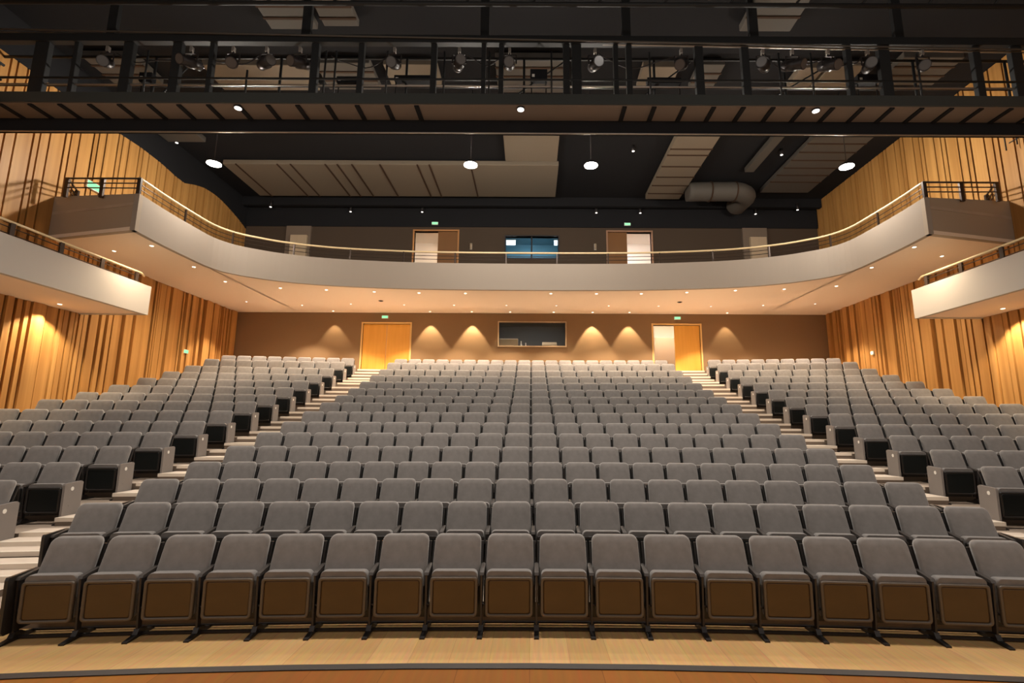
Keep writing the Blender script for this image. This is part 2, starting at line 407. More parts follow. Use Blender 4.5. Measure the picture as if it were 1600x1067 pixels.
# control window below, projection window above
W = bpy.data.objects.new('window_1', None); COL.objects.link(W); W.location = (0,0,Z0); struct(W)
m = MB(); x0,x1,z0,z1 = BW
for a,c in (((x0-.05,BY-.03,z0-.05),(x0,BY+.24,z1+.05)),((x1,BY-.03,z0-.05),(x1+.05,BY+.24,z1+.05)),((x0,BY-.03,z1),(x1,BY+.24,z1+.05)),((x0,BY-.05,z0-.05),(x1,BY+.24,z0))): m.box(a,c)
m.build('window_frame', M['cream'], W, bevel=.006)
MB().box((x0,BY+.10,z0),(x1,BY+.115,z1)).build('window_pane', M['clear'], W)
W = bpy.data.objects.new('window_2', None); COL.objects.link(W); W.location = (0,0,Z0); struct(W)
m = MB(); x0,x1,z0,z1 = UW
for a,c in (((x0-.05,BY-.02,z0-.05),(x0,BY+.24,z1+.05)),((x1,BY-.02,z0-.05),(x1+.05,BY+.24,z1+.05)),((x0,BY-.02,z1),(x1,BY+.24,z1+.05)),((x0,BY-.02,z0-.05),(x1,BY+.24,z0)),((-.03,BY+.04,z0),(.03,BY+.16,z1))): m.box(a,c)
m.build('window_frame', M['metal_dark'], W)
MB().box((x0,BY+.10,z0),(x1,BY+.112,z1)).build('window_pane', M['clear'], W)
# contents of the control room
T = thing('equipment_cabinet', (-.98,BY+.55,2.6), 'pale cabinet inside the control booth, lower left corner of its window', 'cabinet')
MB().box((-.40,-.15,0),(.40,.25,1.10)).build('body', M['cream'], T, bevel=.01); MB().box((-.40,-.17,1.10),(.40,.27,1.13)).build('top', M['white'], T)
for i,(x,h) in enumerate(((-.44,.30),(-.24,.26))):
    T = thing('bottle', (x,BY+.5,3.02), ['taller','shorter'][i]+' white bottle on the control booth desk behind glass', 'bottle', 'bottles in the control booth')
    m = MB(); m.tube([(0,0,0),(0,0,h*1.5),(0,0,h*1.75),(0,0,h*1.95)], [.045,.045,.02,.02], 12); m.build('body', M['white'], T); MB().tube([(0,0,h*1.95),(0,0,h*1.95+.03)], .024, 12).build('cap', M['white'], T)
T = thing('control_desk', (0.6,BY+.6,2.6), 'dark desk behind the glass of the lower control booth', 'desk')
MB().box((-1.12,-.25,.38),(1.2,.4,.42)).build('desk_top', M['shell'], T)
for x in (-1.08,1.1): MB().box((x,-.2,0),(x+.05,.35,.38)).build('leg', M['shell'], T)
T = thing('lighting_console', (.80,BY+.55,3.02), 'pale console standing on the control booth desk', 'console')
m = MB(); m.hexa([(-.32,-.15,0),(.32,-.15,0),(.32,.2,0),(-.32,.2,0),(-.32,-.15,.45),(.32,-.15,.45),(.32,.2,.62),(-.32,.2,.62)]); m.build('body', M['cream'], T, bevel=.01)
for k in range(5): MB().box((-.22+.1*k,-.17,.2),(-.18+.1*k,-.15,.38)).build('fader', M['white'], T)
# tube lamps of the projection room
for i,(x,wd) in enumerate(((-.93,.40),(1.08,.14))):
    T = thing('tube_lamp', (x,BY+.35,7.98), ['wide bright tube lamp shining at left behind the projection window','narrow bright tube lamp shining at right behind the projection window'][i], 'lamp')
    MB().box((-wd/2,-.03,-.0),(wd/2,.03,.20)).build('diffuser', M['white_glow'], T); MB().box((-wd/2-.02,-.02,.20),(wd/2+.02,.05,.24)).build('housing', M['white'], T)
# upper wall fittings
for i,x in enumerate((-10.18,9.9)):
    word = 'left' if i == 0 else 'right'
    T = thing('wall_cabinet', (x,BY,6.2), f'cream cupboard against the {word} end of the upper back wall', 'cupboard', 'cream cupboards on the balcony')
    MB().box((-.36,-.25,0),(.36,-.01,1.98)).build('body', M['cream'], T, bevel=.01)
    for s in (-1,1): d = MB().box((min(0,s*.34),-.27,.05),(max(0,s*.34),-.25,1.93)).build('door', M['cream'], T, bevel=.004)
    m = MB().box((x-.62,BY-.12,5.9),(x+.46,BY,8.64)); struct(m.build('trim_%d'%(2+i), mat('taupe_pilaster_%d'%i,(.20,.15,.11),.9)))
for i,x in enumerate((-2.67,2.8)):
    T = thing('wall_lamp', (x,BY,7.77), f'small cream wall lamp {"left" if i==0 else "right"} of the projection window', 'lamp', 'small wall lamps on the upper wall')
    MB().box((-.05,-.03,-.14),(.05,0,.14)).build('back_plate', M['white'], T); MB().tube([(0,-.06,-.12),(0,-.06,.12)], .045, 12).build('shade', M['cream'], T)

# exit signs
def exit_sign(loc, label, nrm, w=.28, h=.13):
    T = thing('exit_sign', loc, label, 'exit sign', 'green exit signs', rz=nrm)
    MB().box((-w/2,-.05,-h/2),(w/2,0,h/2)).build('housing', M['white'], T, bevel=.006)
    MB().box((-w/2+.015,-.056,-h/2+.015),(w/2-.015,-.05,h/2-.015)).build('sign_face', M['green'], T)
exit_sign((-6.28,BY,4.57), 'small green exit sign above the closed lower left door', 0)
exit_sign((6.27,BY,4.58), 'small green exit sign above the half open lower right door', 0)
exit_sign((-4.28,BY-.05,8.80), 'small green exit sign above the left door of the balcony', 0)
exit_sign((4.23,BY-.05,8.80), 'small green exit sign above the right door of the balcony', 0)
exit_sign((-WX+.12,13.5,6.72), 'green exit sign on the left wall behind the balcony wing railing', math.pi/2, .46, .22)
exit_sign((-WX+.06,18.2,2.62), 'small green exit sign low on the left timber wall', math.pi/2, .26, .14)
T = thing('wall_lamp', (WX-.15,18.3,2.70), 'small glowing lamp low on the right timber wall', 'lamp', rz=-math.pi/2)
MB().box((-.07,-.04,-.07),(.07,0,.07)).build('back_plate', M['white'], T); MB().disc((0,-.04,0), .055, (0,-1,0), .02).build('diffuser', emit('amber_marker_glow',(1,.9,.4),3), T)

# ------------------------------------------------------------------ big balcony
BZ = 4.75; BT = 5.72
LPATH = [(-9.88,11.86),(-9.93,12.8),(-9.93,13.8),(-9.87,14.85),(-9.55,15.5),(-9.0,15.95),(-8.45,16.28),(-7.5,16.65),(-6.3,16.92),(-4.3,17.16),(-2.2,17.25),(0,17.27)]
PATH = LPATH+[(-x,y) for x,y in LPATH[-2::-1]]
sp = smooth_path([(x,y,0) for x,y in PATH], 4)
WINGY = 12.5; WL = WX-.095
B = thing('balcony', (0,0,0), 'big cream balcony curving round the rear of the hall with short wings at both sides', 'balcony')
m = MB(); vs = []; n = len(sp); th = .12
nrm = []
for i,p in enumerate(sp):
    a = sp[max(i-1,0)]; c = sp[min(i+1,n-1)]; tdir = (c-a).normalized(); nrm.append(Vector((-tdir.y, tdir.x, 0)))
for p,q in zip(sp,nrm): o = p+q*th; vs += [(p.x,p.y,BZ),(p.x,p.y,BT),(o.x,o.y,BT),(o.x,o.y,BZ)]
fs = [(4*k+a,4*k+(a+1)%4,4*k+4+(a+1)%4,4*k+4+a) for k in range(n-1) for a in range(4)]+[(0,1,2,3),(4*n-4,4*n-3,4*n-2,4*n-1)]
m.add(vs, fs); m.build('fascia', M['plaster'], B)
def slab(m, z0, z1, inset):
    top = []
    pts = [sp[i]+nrm[i]*inset for i in range(n)]
    vs = []
    for i,p in enumerate(pts):
        vs += [(p.x,p.y,z0),(p.x,BY-.01,z0),(p.x,p.y,z1),(p.x,BY-.01,z1)]
    fs = []
    for k in range(n-1): fs += [(4*k,4*k+1,4*k+5,4*k+4),(4*k+2,4*k+6,4*k+7,4*k+3)]
    m.add(vs, fs)
    # wings out to the side walls
    for s in (-1,1):
        e = pts[0] if s < 0 else pts[-1]
        m.add([(e.x,e.y,z0),(s*WL,WINGY,z0),(s*WL,BY-.01,z0),(e.x,BY-.01,z0),(e.x,e.y,z1),(s*WL,WINGY,z1),(s*WL,BY-.01,z1),(e.x,BY-.01,z1)],
              [(0,3,2,1),(4,5,6,7),(0,1,5,4),(2,3,7,6)])
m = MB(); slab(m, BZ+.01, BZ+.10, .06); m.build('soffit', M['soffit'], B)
m = MB(); slab(m, BT-.30, BT-.22, .06); m.build('balcony_floor', M['tier'], B)
# wing end faces
for s in (-1,1):
    e = sp[0] if s < 0 else sp[-1]
    m = MB(); ax, ay = e.x, e.y; bx, by = s*WL, WINGY
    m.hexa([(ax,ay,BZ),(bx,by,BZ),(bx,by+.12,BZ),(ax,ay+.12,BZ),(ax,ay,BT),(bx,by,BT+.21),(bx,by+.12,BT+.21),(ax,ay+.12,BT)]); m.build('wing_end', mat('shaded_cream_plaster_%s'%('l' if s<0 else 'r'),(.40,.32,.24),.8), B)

# balcony railing
R = thing('balcony_railing', (0,0,0), 'low railing with pale handrail along the top of the big curved balcony', 'railing')
cen = [sp[i]+nrm[i]*.06 for i in range(n)]
HR = BT+.42
m = MB(); m.tube([(p.x,p.y,HR) for p in cen], .034, 8); m.build('handrail', M['brass'], R)
for z in (BT+.15,BT+.28):
    m = MB(); m.tube([(p.x,p.y,z) for p in cen], .012, 6); m.build('mid_rail', M['rail'], R)
L = [0]
for a,c in zip(cen,cen[1:]): L.append(L[-1]+(c-a).length)
tot = L[-1]; NP = 15
for k in range(NP+1):
    d = tot*k/NP; i = max(j for j in range(n) if L[j] <= d+1e-6); i = min(i,n-2); u = (d-L[i])/(L[i+1]-L[i]); p = cen[i].lerp(cen[i+1],u)
    MB().box((p.x-.022,p.y-.022,BT),(p.x+.022,p.y+.022,HR)).build('post', M['rail'], R)
for s in (-1,1):
    word = 'left' if s < 0 else 'right'
    e = cen[0] if s < 0 else cen[-1]
    R = thing('wing_railing', (0,0,0), f'short dark railing across the end of the balcony wing on the {word}', 'railing', 'balcony wing railings')
    a = Vector((e.x,e.y+.03,0)); c = Vector((s*(WL-.55),WINGY-.28,0)); d = Vector((s*(WL-.03),WINGY+.6,0))
    for nm,z,r,mm in (('handrail',HR,.024,M['rail']),('mid_rail',BT+.16,.016,M['rail']),('mid_rail',BT+.29,.016,M['rail'])):
        m = MB(); m.tube([(a.x,a.y,z),(c.x,c.y,z+.17),(d.x,d.y,z+.2)], r, 8); m.build(nm, mm, R)
    for q,dz in ((a,0), (a.lerp(c,.5),.085), (c,.17), (c.lerp(d,.9),.2)):
        MB().box((q.x-.045,q.y-.03,BT+dz-(.1 if dz else 0)),(q.x+.045,q.y+.03,HR+.01+dz)).build('post', M['rail'], R)

# ------------------------------------------------------------------ side balconies
for s in (-1,1):
    word = 'left' if s < 0 else 'right'
    B = thing('side_balcony', (0,0,0), f'white fronted side balcony on the {word} timber wall, below the big balcony wing', 'balcony', 'side balconies')
    xe = s*10.8; y0, y1 = 3.0, 13.82; z0, z1 = 3.02, 3.84
    xa,xb = sorted((xe, xe+s*.12)); m = MB().box((xa,y0,z0),(xb,y1,z1)); m.box((min(xe+s*.12,s*WL),y1-.12,z0),(max(xe+s*.12,s*WL),y1,z1)); m.build('fascia', mat('white_plaster_%s'%word,(.50,.46,.415),.75), B)
    xa,xb = sorted((xe+s*.12, s*WL)); m = MB().box((xa,y0,z0+.02),(xb,y1-.12,z0+.12)); m.build('soffit', M['soffit'], B)
    m = MB().box((xa,y0,z1-.3),(xb,y1-.12,z1-.22)); m.build('balcony_floor', M['tier'], B)
    R = thing('side_balcony_railing', (0,0,0), f'low dark railing with pale handrail on the {word} side balcony', 'railing', 'side balcony railings')
    xr = xe+s*.06; zr = z1+.30
    MB().tube([(xr,y0,zr),(xr,y1-.35,zr),(xr+s*.1,y1-.12,zr-.02)], .028, 8).build('handrail', M['brass'], R)
    for z in (z1+.04,z1+.18): MB().tube([(xr,y0,z),(xr,y1-.4,z)], .013, 6).build('mid_rail', M['rail'], R)
    yy = y1-.5
    while yy > y0:
        MB().box((xr-.02,yy-.05,z1),(xr+.02,yy+.05,zr)).build('post', M['rail'], R); yy -= 1.12
    # lamps recessed under the side balcony: they wash the timber wall
    for k,yk in enumerate((9.6,12.6)):
        x = s*12.15
        T = thing('soffit_downlight', (x,yk,z0+.02), f'small round lamp under the {word} side balcony, {"nearer the stage" if k==0 else "farther from the stage"}', 'downlight', 'lamps under the side balconies')
        MB().disc((0,0,0),.06,(0,0,-1),.012).build('trim_ring', M['white'], T); MB().disc((0,0,-.012),.045,(0,0,-1),.006).build('lens', M['lamp_warm'], T)
        light('lamp','SPOT',(0,0,-.03),330,(1,.82,.56),(s*.10,0,-1),.04,110,.4,parent=T)

# ------------------------------------------------------------------ downlights in the balcony soffit
def downlight(loc, label, grp, r=.045, mt='lamp_warm', power=0, color=WARM, spot=120, blend=.9, tgt=(0,0,-1), soft=.05, ring='white'):
    T = thing('soffit_downlight', loc, label, 'downlight', grp)
    MB().disc((0,0,0), r*1.35, (0,0,-1), .012, 16).build('trim_ring', M[ring], T)
    MB().disc((0,0,-.012), r, (0,0,-1), .006, 16).build('lens', M[mt], T)
    if power: light('lamp','SPOT',(0,0,-.03),power,color,tgt,soft,spot,blend,parent=T)
    return T
front_row = [(-10.28,12.97),(-10.35,14.8),(-10.35,16.4),(-8.87,17.17),(-7.33,17.39),(-5.69,17.62),(-4.1,17.75),(-2.41,17.77),(.71,17.75),(2.37,17.75),(4.0,17.72),(5.59,17.51),(7.22,17.22),(8.84,17.0),(10.42,16.59),(10.26,14.55),(10.22,12.79)]
for i,(x,y) in enumerate(front_row):
    side = 'left' if i < 8 else 'right'; k = i if i < 8 else 16-i
    downlight((x,y,BZ+.01), f'small round downlight in the soffit along the balcony edge, {ORD[k]} from the {side} wing', 'downlights along the balcony edge', power=330, color=(1,.78,.53), spot=150)
rear = [(-11.2,19.2),(-9.26,19.75),(-7.2,19.5),(-5.1,19.6),(-3.1,19.6),(-1.0,19.6),(1.0,19.6),(3.1,19.6),(5.1,19.6),(7.2,19.6),(9.2,19.4),(11.1,19.1)]  # row filled out with added lamps to light the top seats evenly
for i,(x,y) in enumerate(rear):
    downlight((x,y,BZ+.01), f'faint downlight in the second soffit row above the top seats, {ORD[i]} from the left', 'downlights above the top seats', r=.03, mt='lamp_small', power=600, color=(1,.80,.60), spot=92, blend=.35)
for i,(x,y) in enumerate(((-11.65,13.4),(11.53,13.5))):
    downlight((x,y,BZ+.01), f'small downlight in the {"left" if i==0 else "right"} balcony wing beside the timber wall', 'wing downlights', r=.04, power=60, color=(1,.76,.46), spot=130)
# wall washers close to the back wall
for i,(x,p) in enumerate(((-8.4,10),(-4.30,26),(-2.52,34),(-.9,16),(.95,16),(2.60,34),(4.16,26),(8.3,10))):
    downlight((x,BY-.33,BZ+.01), f'small wall washer tight to the back wall, {ORD[i]} from the left', 'wall washers along the back wall', r=.04, power=p*13, color=(1,.78,.50), spot=66, blend=.3, soft=.02)
for i,(x,y) in enumerate(((-5.84,18.95),(5.75,18.93))):
    T = thing('ceiling_vent', (x,y,BZ), f'small dark oval vent in the soffit on the {"left" if i==0 else "right"} half', 'vent', 'soffit vents')
    MB().disc((0,0,0),.09,(0,0,-1),.012).build('flange', M['rail'], T); MB().disc((0,0,-.012),.05,(0,0,-1),.01).build('core', M['black'], T)

# ------------------------------------------------------------------ ceiling: ducts, panels, big lamps
def duct_box(name, label, x0, x1, y0, y1, z0, z1, seams, mm='beige', along='x', cat='duct', grp=None):
    T = thing(name, (0,0,0), label, cat, grp)
    MB().box((x0,y0,z0),(x1,y1,z1)).build('casing', M[mm], T, bevel=.02)
    for v in seams:
        m = MB()
        if along == 'x': m.box((v-.03,y0-.015,z0-.02),(v+.03,y1+.015,z0+.01))
        else: m.box((x0-.015,v-.03,z0-.02),(x1+.015,v+.03,z0+.01))
        m.build('seam', M['groove'], T)
    return T
zb = 9.62
def seamx(px, ytop=255): return px
S1 = [-11.1,-9.55,-9.05,-7.75,-7.3,-6.75,-4.30,-3.85,-2.3]
duct_box('ceiling_duct', 'long beige duct panel with dark seams hanging across the rear ceiling', -11.6, 1.0, 17.45, 20.1, zb, 9.8, S1+[-5.7])
duct_box('ceiling_panel', 'square beige panel hanging in the middle of the ceiling, ahead of the long duct', -.98, .92, 14.6, 17.2, zb, 9.8, [])
duct_box('ceiling_duct', 'wide taupe duct with cross seams running back from the catwalk on the right', 4.85, 6.30, 14.0, 20.15, zb-.05, 9.8, [15.0,16.2,16.6,17.4,18.2,18.9,19.6], along='y')
duct_box('ceiling_panel', 'thin pale slat along the ceiling on the right, between duct and lamp', 8.15, 8.50, 14.0, 17.9, zb, 9.8, [], 'beige_d')
duct_box('ceiling_panel', 'taupe panel at the top left corner of the rear ceiling', -12.6, -11.3, 13.8, 16.0, zb, 9.8, [], 'beige_d')
duct_box('ceiling_duct', 'broad dark duct with close cross seams near the right wall', 9.5, 11.5, 14.0, 19.6, zb, 9.8, [14.8+.55*k for k in range(8)], 'beige_d', along='y')
m = MB(); pts = smooth_path([(6.34,19.15,9.42),(7.6,19.12,9.42),(8.4,19.15,9.42),(8.85,19.55,9.42),(8.85,20.2,9.42),(8.85,20.5,9.42)],4)
T = thing('round_duct', (0,0,0), 'fat round duct with an elbow at the rear right of the ceiling', 'duct')
m.tube(pts, .42, 16, flat=.9); m.build('pipe', M['beige_d'], T)
for q in (7.2,8.2): MB().tube([(q,19.13,9.42),(q+.05,19.13,9.42)], .45, 16, flat=.9).build('collar', M['groove'], T)
# panels over the front part, seen through the catwalk rails
for i,(x0,x1,y0,y1,mm,lb) in enumerate([(-9.0,-6.2,12.2,13.25,'beige','wide beige panel seen through the catwalk rails, left of centre'),
    (-5.9,-4.4,12.1,13.2,'beige_d','taupe panel through the catwalk rails beside the double posts'),(-4.05,-2.6,12.15,13.0,'beige','smaller beige panel through the catwalk rails, nearer the centre'),
    (-6.45,-5.3,9.9,10.95,'beige_d','dark grey panel high above the catwalk at the left'),(-5.1,-4.25,9.9,10.85,'beige_d','narrow dark grey panel high above the catwalk at the left'),
    (5.1,6.35,9.8,10.95,'beige_d','dark grey panel high above the catwalk at the right'),(3.0,4.0,12.2,13.1,'beige','small beige panel behind the rails right of centre'),
    (-1.0,.9,11.9,13.3,'beige_d','dark central panel behind the catwalk rails'),(7.3,7.95,12.2,13.0,'beige','beige panel behind the rails at right, left one of the pair'),
    (8.05,9.0,12.1,13.1,'beige','beige panel behind the rails at right, right one of the pair'),(4.5,5.2,12.1,13.1,'beige_d','taupe panel behind the rails near the right double post'),
    (-12.0,-10.6,11.9,13.0,'beige_d','taupe panel behind the rails at the far left'),(9.8,11.4,11.8,12.9,'beige_d','taupe panel behind the rails near the right wall')]):
    duct_box('ceiling_panel', lb, x0, x1, y0, y1, zb, 9.8, [] if mm == 'beige' else [y0+.35,y0+.7], mm, along='y', cat='panel', grp='ceiling panels above the catwalk')
# black cross beams
for i,(y,z) in enumerate(((14.2,9.5),(20.6,9.45))):
    m = MB().box((-WX+.1,y,z),(WX-.1,y+.2,CZ)); struct(m.build('ceiling_beam', M['black']))

for i,(x,y) in enumerate(((-9.22,13.5),(-1.78,13.5),(1.71,13.5),(9.12,13.5))):
    lb = ['large glaring round ceiling lamp near the left wall','large glaring round ceiling lamp left of the middle panel','large glaring round ceiling lamp right of the middle panel','large glaring round ceiling lamp near the right wall'][i]
    T = thing('ceiling_lamp', (x,y,7.43), lb, 'lamp', 'large round ceiling lamps')
    MB().tube([(0,0,.10),(0,0,.02)], [.15,.20], 20).build('housing', M['metal_dark'], T); MB().tube([(0,0,.10),(0,0,2.42)], .012, 6).build('drop_rod', M['metal_dark'], T); MB().disc((0,0,.02),.19,(0,0,-1),.02,24).build('lens', M['lamp_white'], T)
    light('lamp','POINT',(0,0,-.12),450,(1,.92,.81),None,.10,parent=T)
for i,(x,y,lb) in enumerate([(-12.3,16.0,'at the left wall top'),(-11.3,20.45,'below the left end of the long duct'),(-8.0,20.9,'under the long duct, left of its middle'),(-4.84,20.9,'under the long duct, near its right end'),
    (2.85,20.9,'just right of the long duct end'),(4.79,20.9,'over the right balcony door'),(9.9,20.95,'below the round duct elbow'),(8.93,16.6,'beside the thin slat on the right'),(11.52,20.5,'in the far right rear corner'),(3.58,16.4,'between the two right hand lamps')]):
    z = 9.28 if y > 20 else 9.6
    T = thing('ceiling_spot', (x,y,z), f'tiny white ceiling spot {lb}', 'spotlight', 'tiny ceiling spots')
    MB().tube([(0,0,.30 if z < 9.4 else .22),(0,0,0)], .05, 10).build('housing', M['metal_dark'], T); MB().disc((0,0,0),.045,(0,0,-1),.01,12).build('lens', M['lamp_small'], T)

# ------------------------------------------------------------------ lighting catwalk
CY = 10.17; CYF = 10.74; CB = 7.04  # catwalk and its fittings scaled about the camera to sit nearer, numbers baked in
C = thing('lighting_catwalk', (0,0,0), 'dark steel lighting catwalk spanning the whole hall beneath the ceiling', 'catwalk')
XL, XR = -WX+.10, WX-.10
MB().box((XL,CY,CB+.01),(XR,CYF,CB+.05)).build('deck', M['soffpanel'], C)
m = MB(); k = 0; x = -.02
xx = -11.9
while xx < 12.5:
    if not -2.2 < xx < 2.0: MB().box((xx-.05,CY+.02,CB-.02),(xx+.05,CYF,CB+.02)).build('deck_joint', M['black'], C)
    xx += .665
MB().box((XL,CY-.03,CB+.02),(XR,CY+.02,CB+.27)).build('kick_plate', M['kick'], C)
MB().box((XL,CYF,CB-.30),(XR,CYF+.12,CB+.10)).build('rear_beam', M['black'], C)
MB().tube([(XL,CYF-.02,CB-.33),(XR,CYF-.02,CB-.33)], .018, 8).build('bottom_pipe', M['pipe'], C)
MB().box((XL,CY-.06,8.57),(XR,CY+.08,8.76)).build('top_chord', M['catwalk'], C)
MB().tube([(XL,CY-.09,8.84),(XR,CY-.09,8.40)], .022, 8).build('top_pipe', M['beige_d'], C)
MB().tube([(XL,CY,8.84),(XR,CY,8.40)], .024, 8).build('lamp_pipe', M['pipe'], C)
MB().tube([(XL,CY,7.68),(XR,CY,7.68)], .026, 8).build('guard_rail', M['catwalk'], C)
MB().tube([(XL,CY+.04,7.545),(XR,CY+.04,7.545)], .022, 8).build('guard_rail', M['pipe'], C)
MB().tube([(XL,CYF,7.9),(XR,CYF,7.9)], .02, 8).build('guard_rail', M['catwalk'], C)
for px,wd in ((-11.16,0.32),(-10.38,0.10),(-9.19,0.23),(-8.08,0.21),(-7.29,0.11),(-4.94,0.17),(-3.89,0.13),(-2.24,0.13),(-1.11,0.10),(-0.71,0.11),(0.77,0.15),(1.00,0.21),(1.89,0.11),(2.19,0.13),(3.78,0.19),(4.83,0.17),(7.18,0.13),(7.99,0.25),(10.09,0.17),(11.00,0.25)):
    MB().box((px-wd/2,CY-.02,CB+.1),(px+wd/2,CY+.10,8.65)).build('post', M['catwalk'], C, bevel=.01)
for px in (-6.45,-4.7,-4.47,-2.0,-.98,.43,2.66,6.33,-3.3,8.75,-8.75,5.6):
    MB().tube([(px,CY+.02,CB+.2),(px,CY+.02,8.40 if px not in (-6.45,) else 7.9)], .022, 6).build('baluster', M['catwalk'], C)
# hangers up to the ceiling
for px in (-9.67,-5.2,-1.1,2.15,5.08,8.41): MB().box((px-.10,CY+.0,8.74),(px+.10,CY+.1,CZ)).build('hanger', M['catwalk'], C)
# end frames by the side walls
for s in (-1,1):
    word = 'left' if s < 0 else 'right'
    G = thing('gallery_railing', (0,0,0), f'dark side gallery railing meeting the catwalk at the {word} wall', 'railing', 'gallery railings by the catwalk')
    x = s*11.9
    for nm,z,r in (('top_rail',7.94,.035),('mid_rail',7.58,.03),('bottom_rail',7.09,.07)):
        MB().tube([(x,5.5,z),(x,CY-.05,z)], r, 6).build(nm, M['catwalk'], G)
    for y in (CY-.15,CY-.75,CY-1.5,CY-2.5,CY-3.5): MB().tube([(x,y,7.09),(x,y,7.94)], .03, 6).build('post', M['catwalk'], G)
    if s > 0:
        for z in (7.3,7.5,7.8,8.1): MB().tube([(WX-.35,CY+.3,z),(WX-.35,12.0,z)], .016, 6).build('grid_rail', M['catwalk'], G)
        for y in (11.3,11.55,11.8,12.1): MB().tube([(WX-.35,y,7.15),(WX-.35,y,8.2)], .016, 6).build('grid_bar', M['catwalk'], G)
# small round lamps under the catwalk
for i,(x,lb) in enumerate(((-6.62,'left'),(-.26,'middle'),(6.38,'right'))):
    T = thing('catwalk_downlight', (x,CY+.10,CB-.0), f'small white round lamp under the catwalk deck, the {lb} one of three', 'downlight', 'lamps under the catwalk deck')
    MB().disc((0,0,.0),.09,(0,0,-1),.03,16).build('trim_ring', M['metal_dark'], T); MB().disc((0,0,-.03),.075,(0,0,-1),.01,16).build('lens', M['lamp_small'], T)
# theatre spotlights hung from the pipe
def theatre_light(x, tilt, turn, label, s=1.0):
    T = thing('theatre_spotlight', (x,CY-.02,8.40), label, 'stage light', 'stage lights along the catwalk pipe')
    MB().box((-.03,-.04,-.07),(.03,.04,.05)).build('clamp', M['pipe'], T, bevel=.006)
    y = MB(); w = .15*s; y.bar((0,0,-.07),(0,0,-.12),.03,.03); y.bar((-w,0,-.12),(w,0,-.12),.03,.012)
    for q in (-w,w): y.bar((q,0,-.115),(q,0,-.34*s),.03,.012)
    y.build('yoke', M['metal_dark'], T)
    R_ = Matrix.Rotation(turn,3,'Z')@Matrix.Rotation(tilt,3,'X'); c = Vector((0,0,-.34*s))
    P = lambda d: tuple(c+R_@Vector((0,-d,0)))
    bd = MB(); bd.tube([P(-.28*s),P(-.24*s),P(.05*s),P(.07*s),P(.26*s)],[.07*s,.11*s,.13*s,.10*s,.12*s],16); bd.build('body', M['metal_dark'], T)
    ln = MB(); ln.disc(P(.255*s), .105*s, R_@Vector((0,-1,0)), .015, 16); ln.build('lens', M['lens_grey'], T)
    hd = MB(); hd.bar(P(-.28*s), P(-.34*s), .05, .05); hd.build('handle', M['metal_dark'], T)
for i,(x,t,tu,lb) in enumerate([(-9.64,0.50,.5,'at the far left of the catwalk'),(-7.74,0.35,-.3,'left of the wide beige panel'),(-6.79,0.60,.5,'in front of the wide beige panel, left one'),(-6.03,0.20,.9,'in front of the wide beige panel, right one'),
    (-5.27,0.45,-.4,'just left of the thick left post'),(-3.13,0.55,0,'left of the centre bays'),(-1.66,0.30,.3,'in the bay left of the centre panel'),(-0.52,0.50,0,'at the left edge of the centre panel'),(1.42,0.40,.2,'in the bay right of the centre panel'),
    (3.37,0.60,-.5,'right of the centre bays'),(5.22,0.30,-.6,'right of the right double post, nearest it'),(5.89,0.45,.6,'middle one of the right trio'),(6.70,0.55,.3,'right one of the right trio'),(7.60,0.35,-.4,'just left of the broad right post'),(8.84,0.50,-.6,'near the right wall gallery')]):
    theatre_light(x, t, tu, 'dark theatre spotlight on the catwalk pipe, '+lb)
for i,(a,b_) in enumerate(((-9.5,-7.8),(-7.4,-6.2),(-4.6,-3.2),(-1.5,-.6),(1.5,3.3),(5.3,6.6),(6.8,7.5))):
    m = MB(); pts = []
    for k in range(13):
        u = k/12; pts.append((a+(b_-a)*u, CY+.06+.02*math.sin(7*u), 8.36-.42*4*u*(1-u)*(.6+.1*(i%3))-.05*math.sin(9*u+i)))
    m.tube(pts, .014, 6); tag(m.build('cable', M['metal_dark']), 'dark cable drooping from the lamp pipe of the catwalk, %s from the left'%ORD[i], 'cable', 'cables on the catwalk')
for i,(x,z,wd,ht) in enumerate(((-9.1,8.05,.30,.22),(-4.35,8.0,.5,.16),(-2.8,8.05,.9,.14),(.15,8.15,.4,.28),(3.1,8.02,.8,.14),(7.9,8.1,.5,.2))):
    T = thing('equipment_box', (x,CYF-.06,z), 'dark control box fixed behind the catwalk rails, %s from the left'%ORD[i], 'box', 'equipment boxes on the catwalk')
    MB().box((-wd/2,-.08,-ht/2),(wd/2,.08,ht/2)).build('casing', M['black'], T, bevel=.01)
    MB().box((-wd/2+.04,-.09,-ht/4),(-wd/2+.10,-.08,0)).build('indicator', M['white'], T)
    for q in (-wd/2+.03,wd/2-.03): MB().tube([(q,0,-ht/2),(q,0,CB+.05-z)], .015, 6).build('bracket', M['metal_dark'], T)
for px in (-10.9,-9.0,-6.0,-3.0,-.2,2.9,6.0,9.1,11.3): MB().tube([(px,CYF,CB+.05),(px,CYF,8.66)], .03, 6).build('rear_post', M['catwalk'], C)
MB().tube([(XL,CYF,8.66),(XR,CYF,8.66)], .035, 6).build('rear_rail', M['catwalk'], C)
for a,b_ in ((-9.19,-8.08),(-1.11,.77),(1.9,3.78),(4.83,7.18)): MB().tube([(a,CYF,CB+.1),(b_,CYF,8.6)], .02, 6).build('brace', M['catwalk'], C)
# second line of structure above the catwalk, nearer the stage
C2 = thing('upper_truss', (0,0,0), 'dark steel truss high over the catwalk, cut by the top of the picture', 'truss')
for z,y in ((8.8,9.3),(9.7,9.3)): MB().tube([(XL,y,z),(XR,y,z)], .05, 8).build('chord', M['catwalk'], C2)
for k in range(18): MB().tube([(XL+1.4*k,9.3,8.8),(XL+1.4*k+.7,9.3,9.7)], .025, 6).build('brace', M['catwalk'], C2)
for px in (-11,-5.3,.9,5.2,11): MB().box((px-.05,9.25,9.2),(px+.05,9.35,CZ)).build('hanger', M['catwalk'], C2)

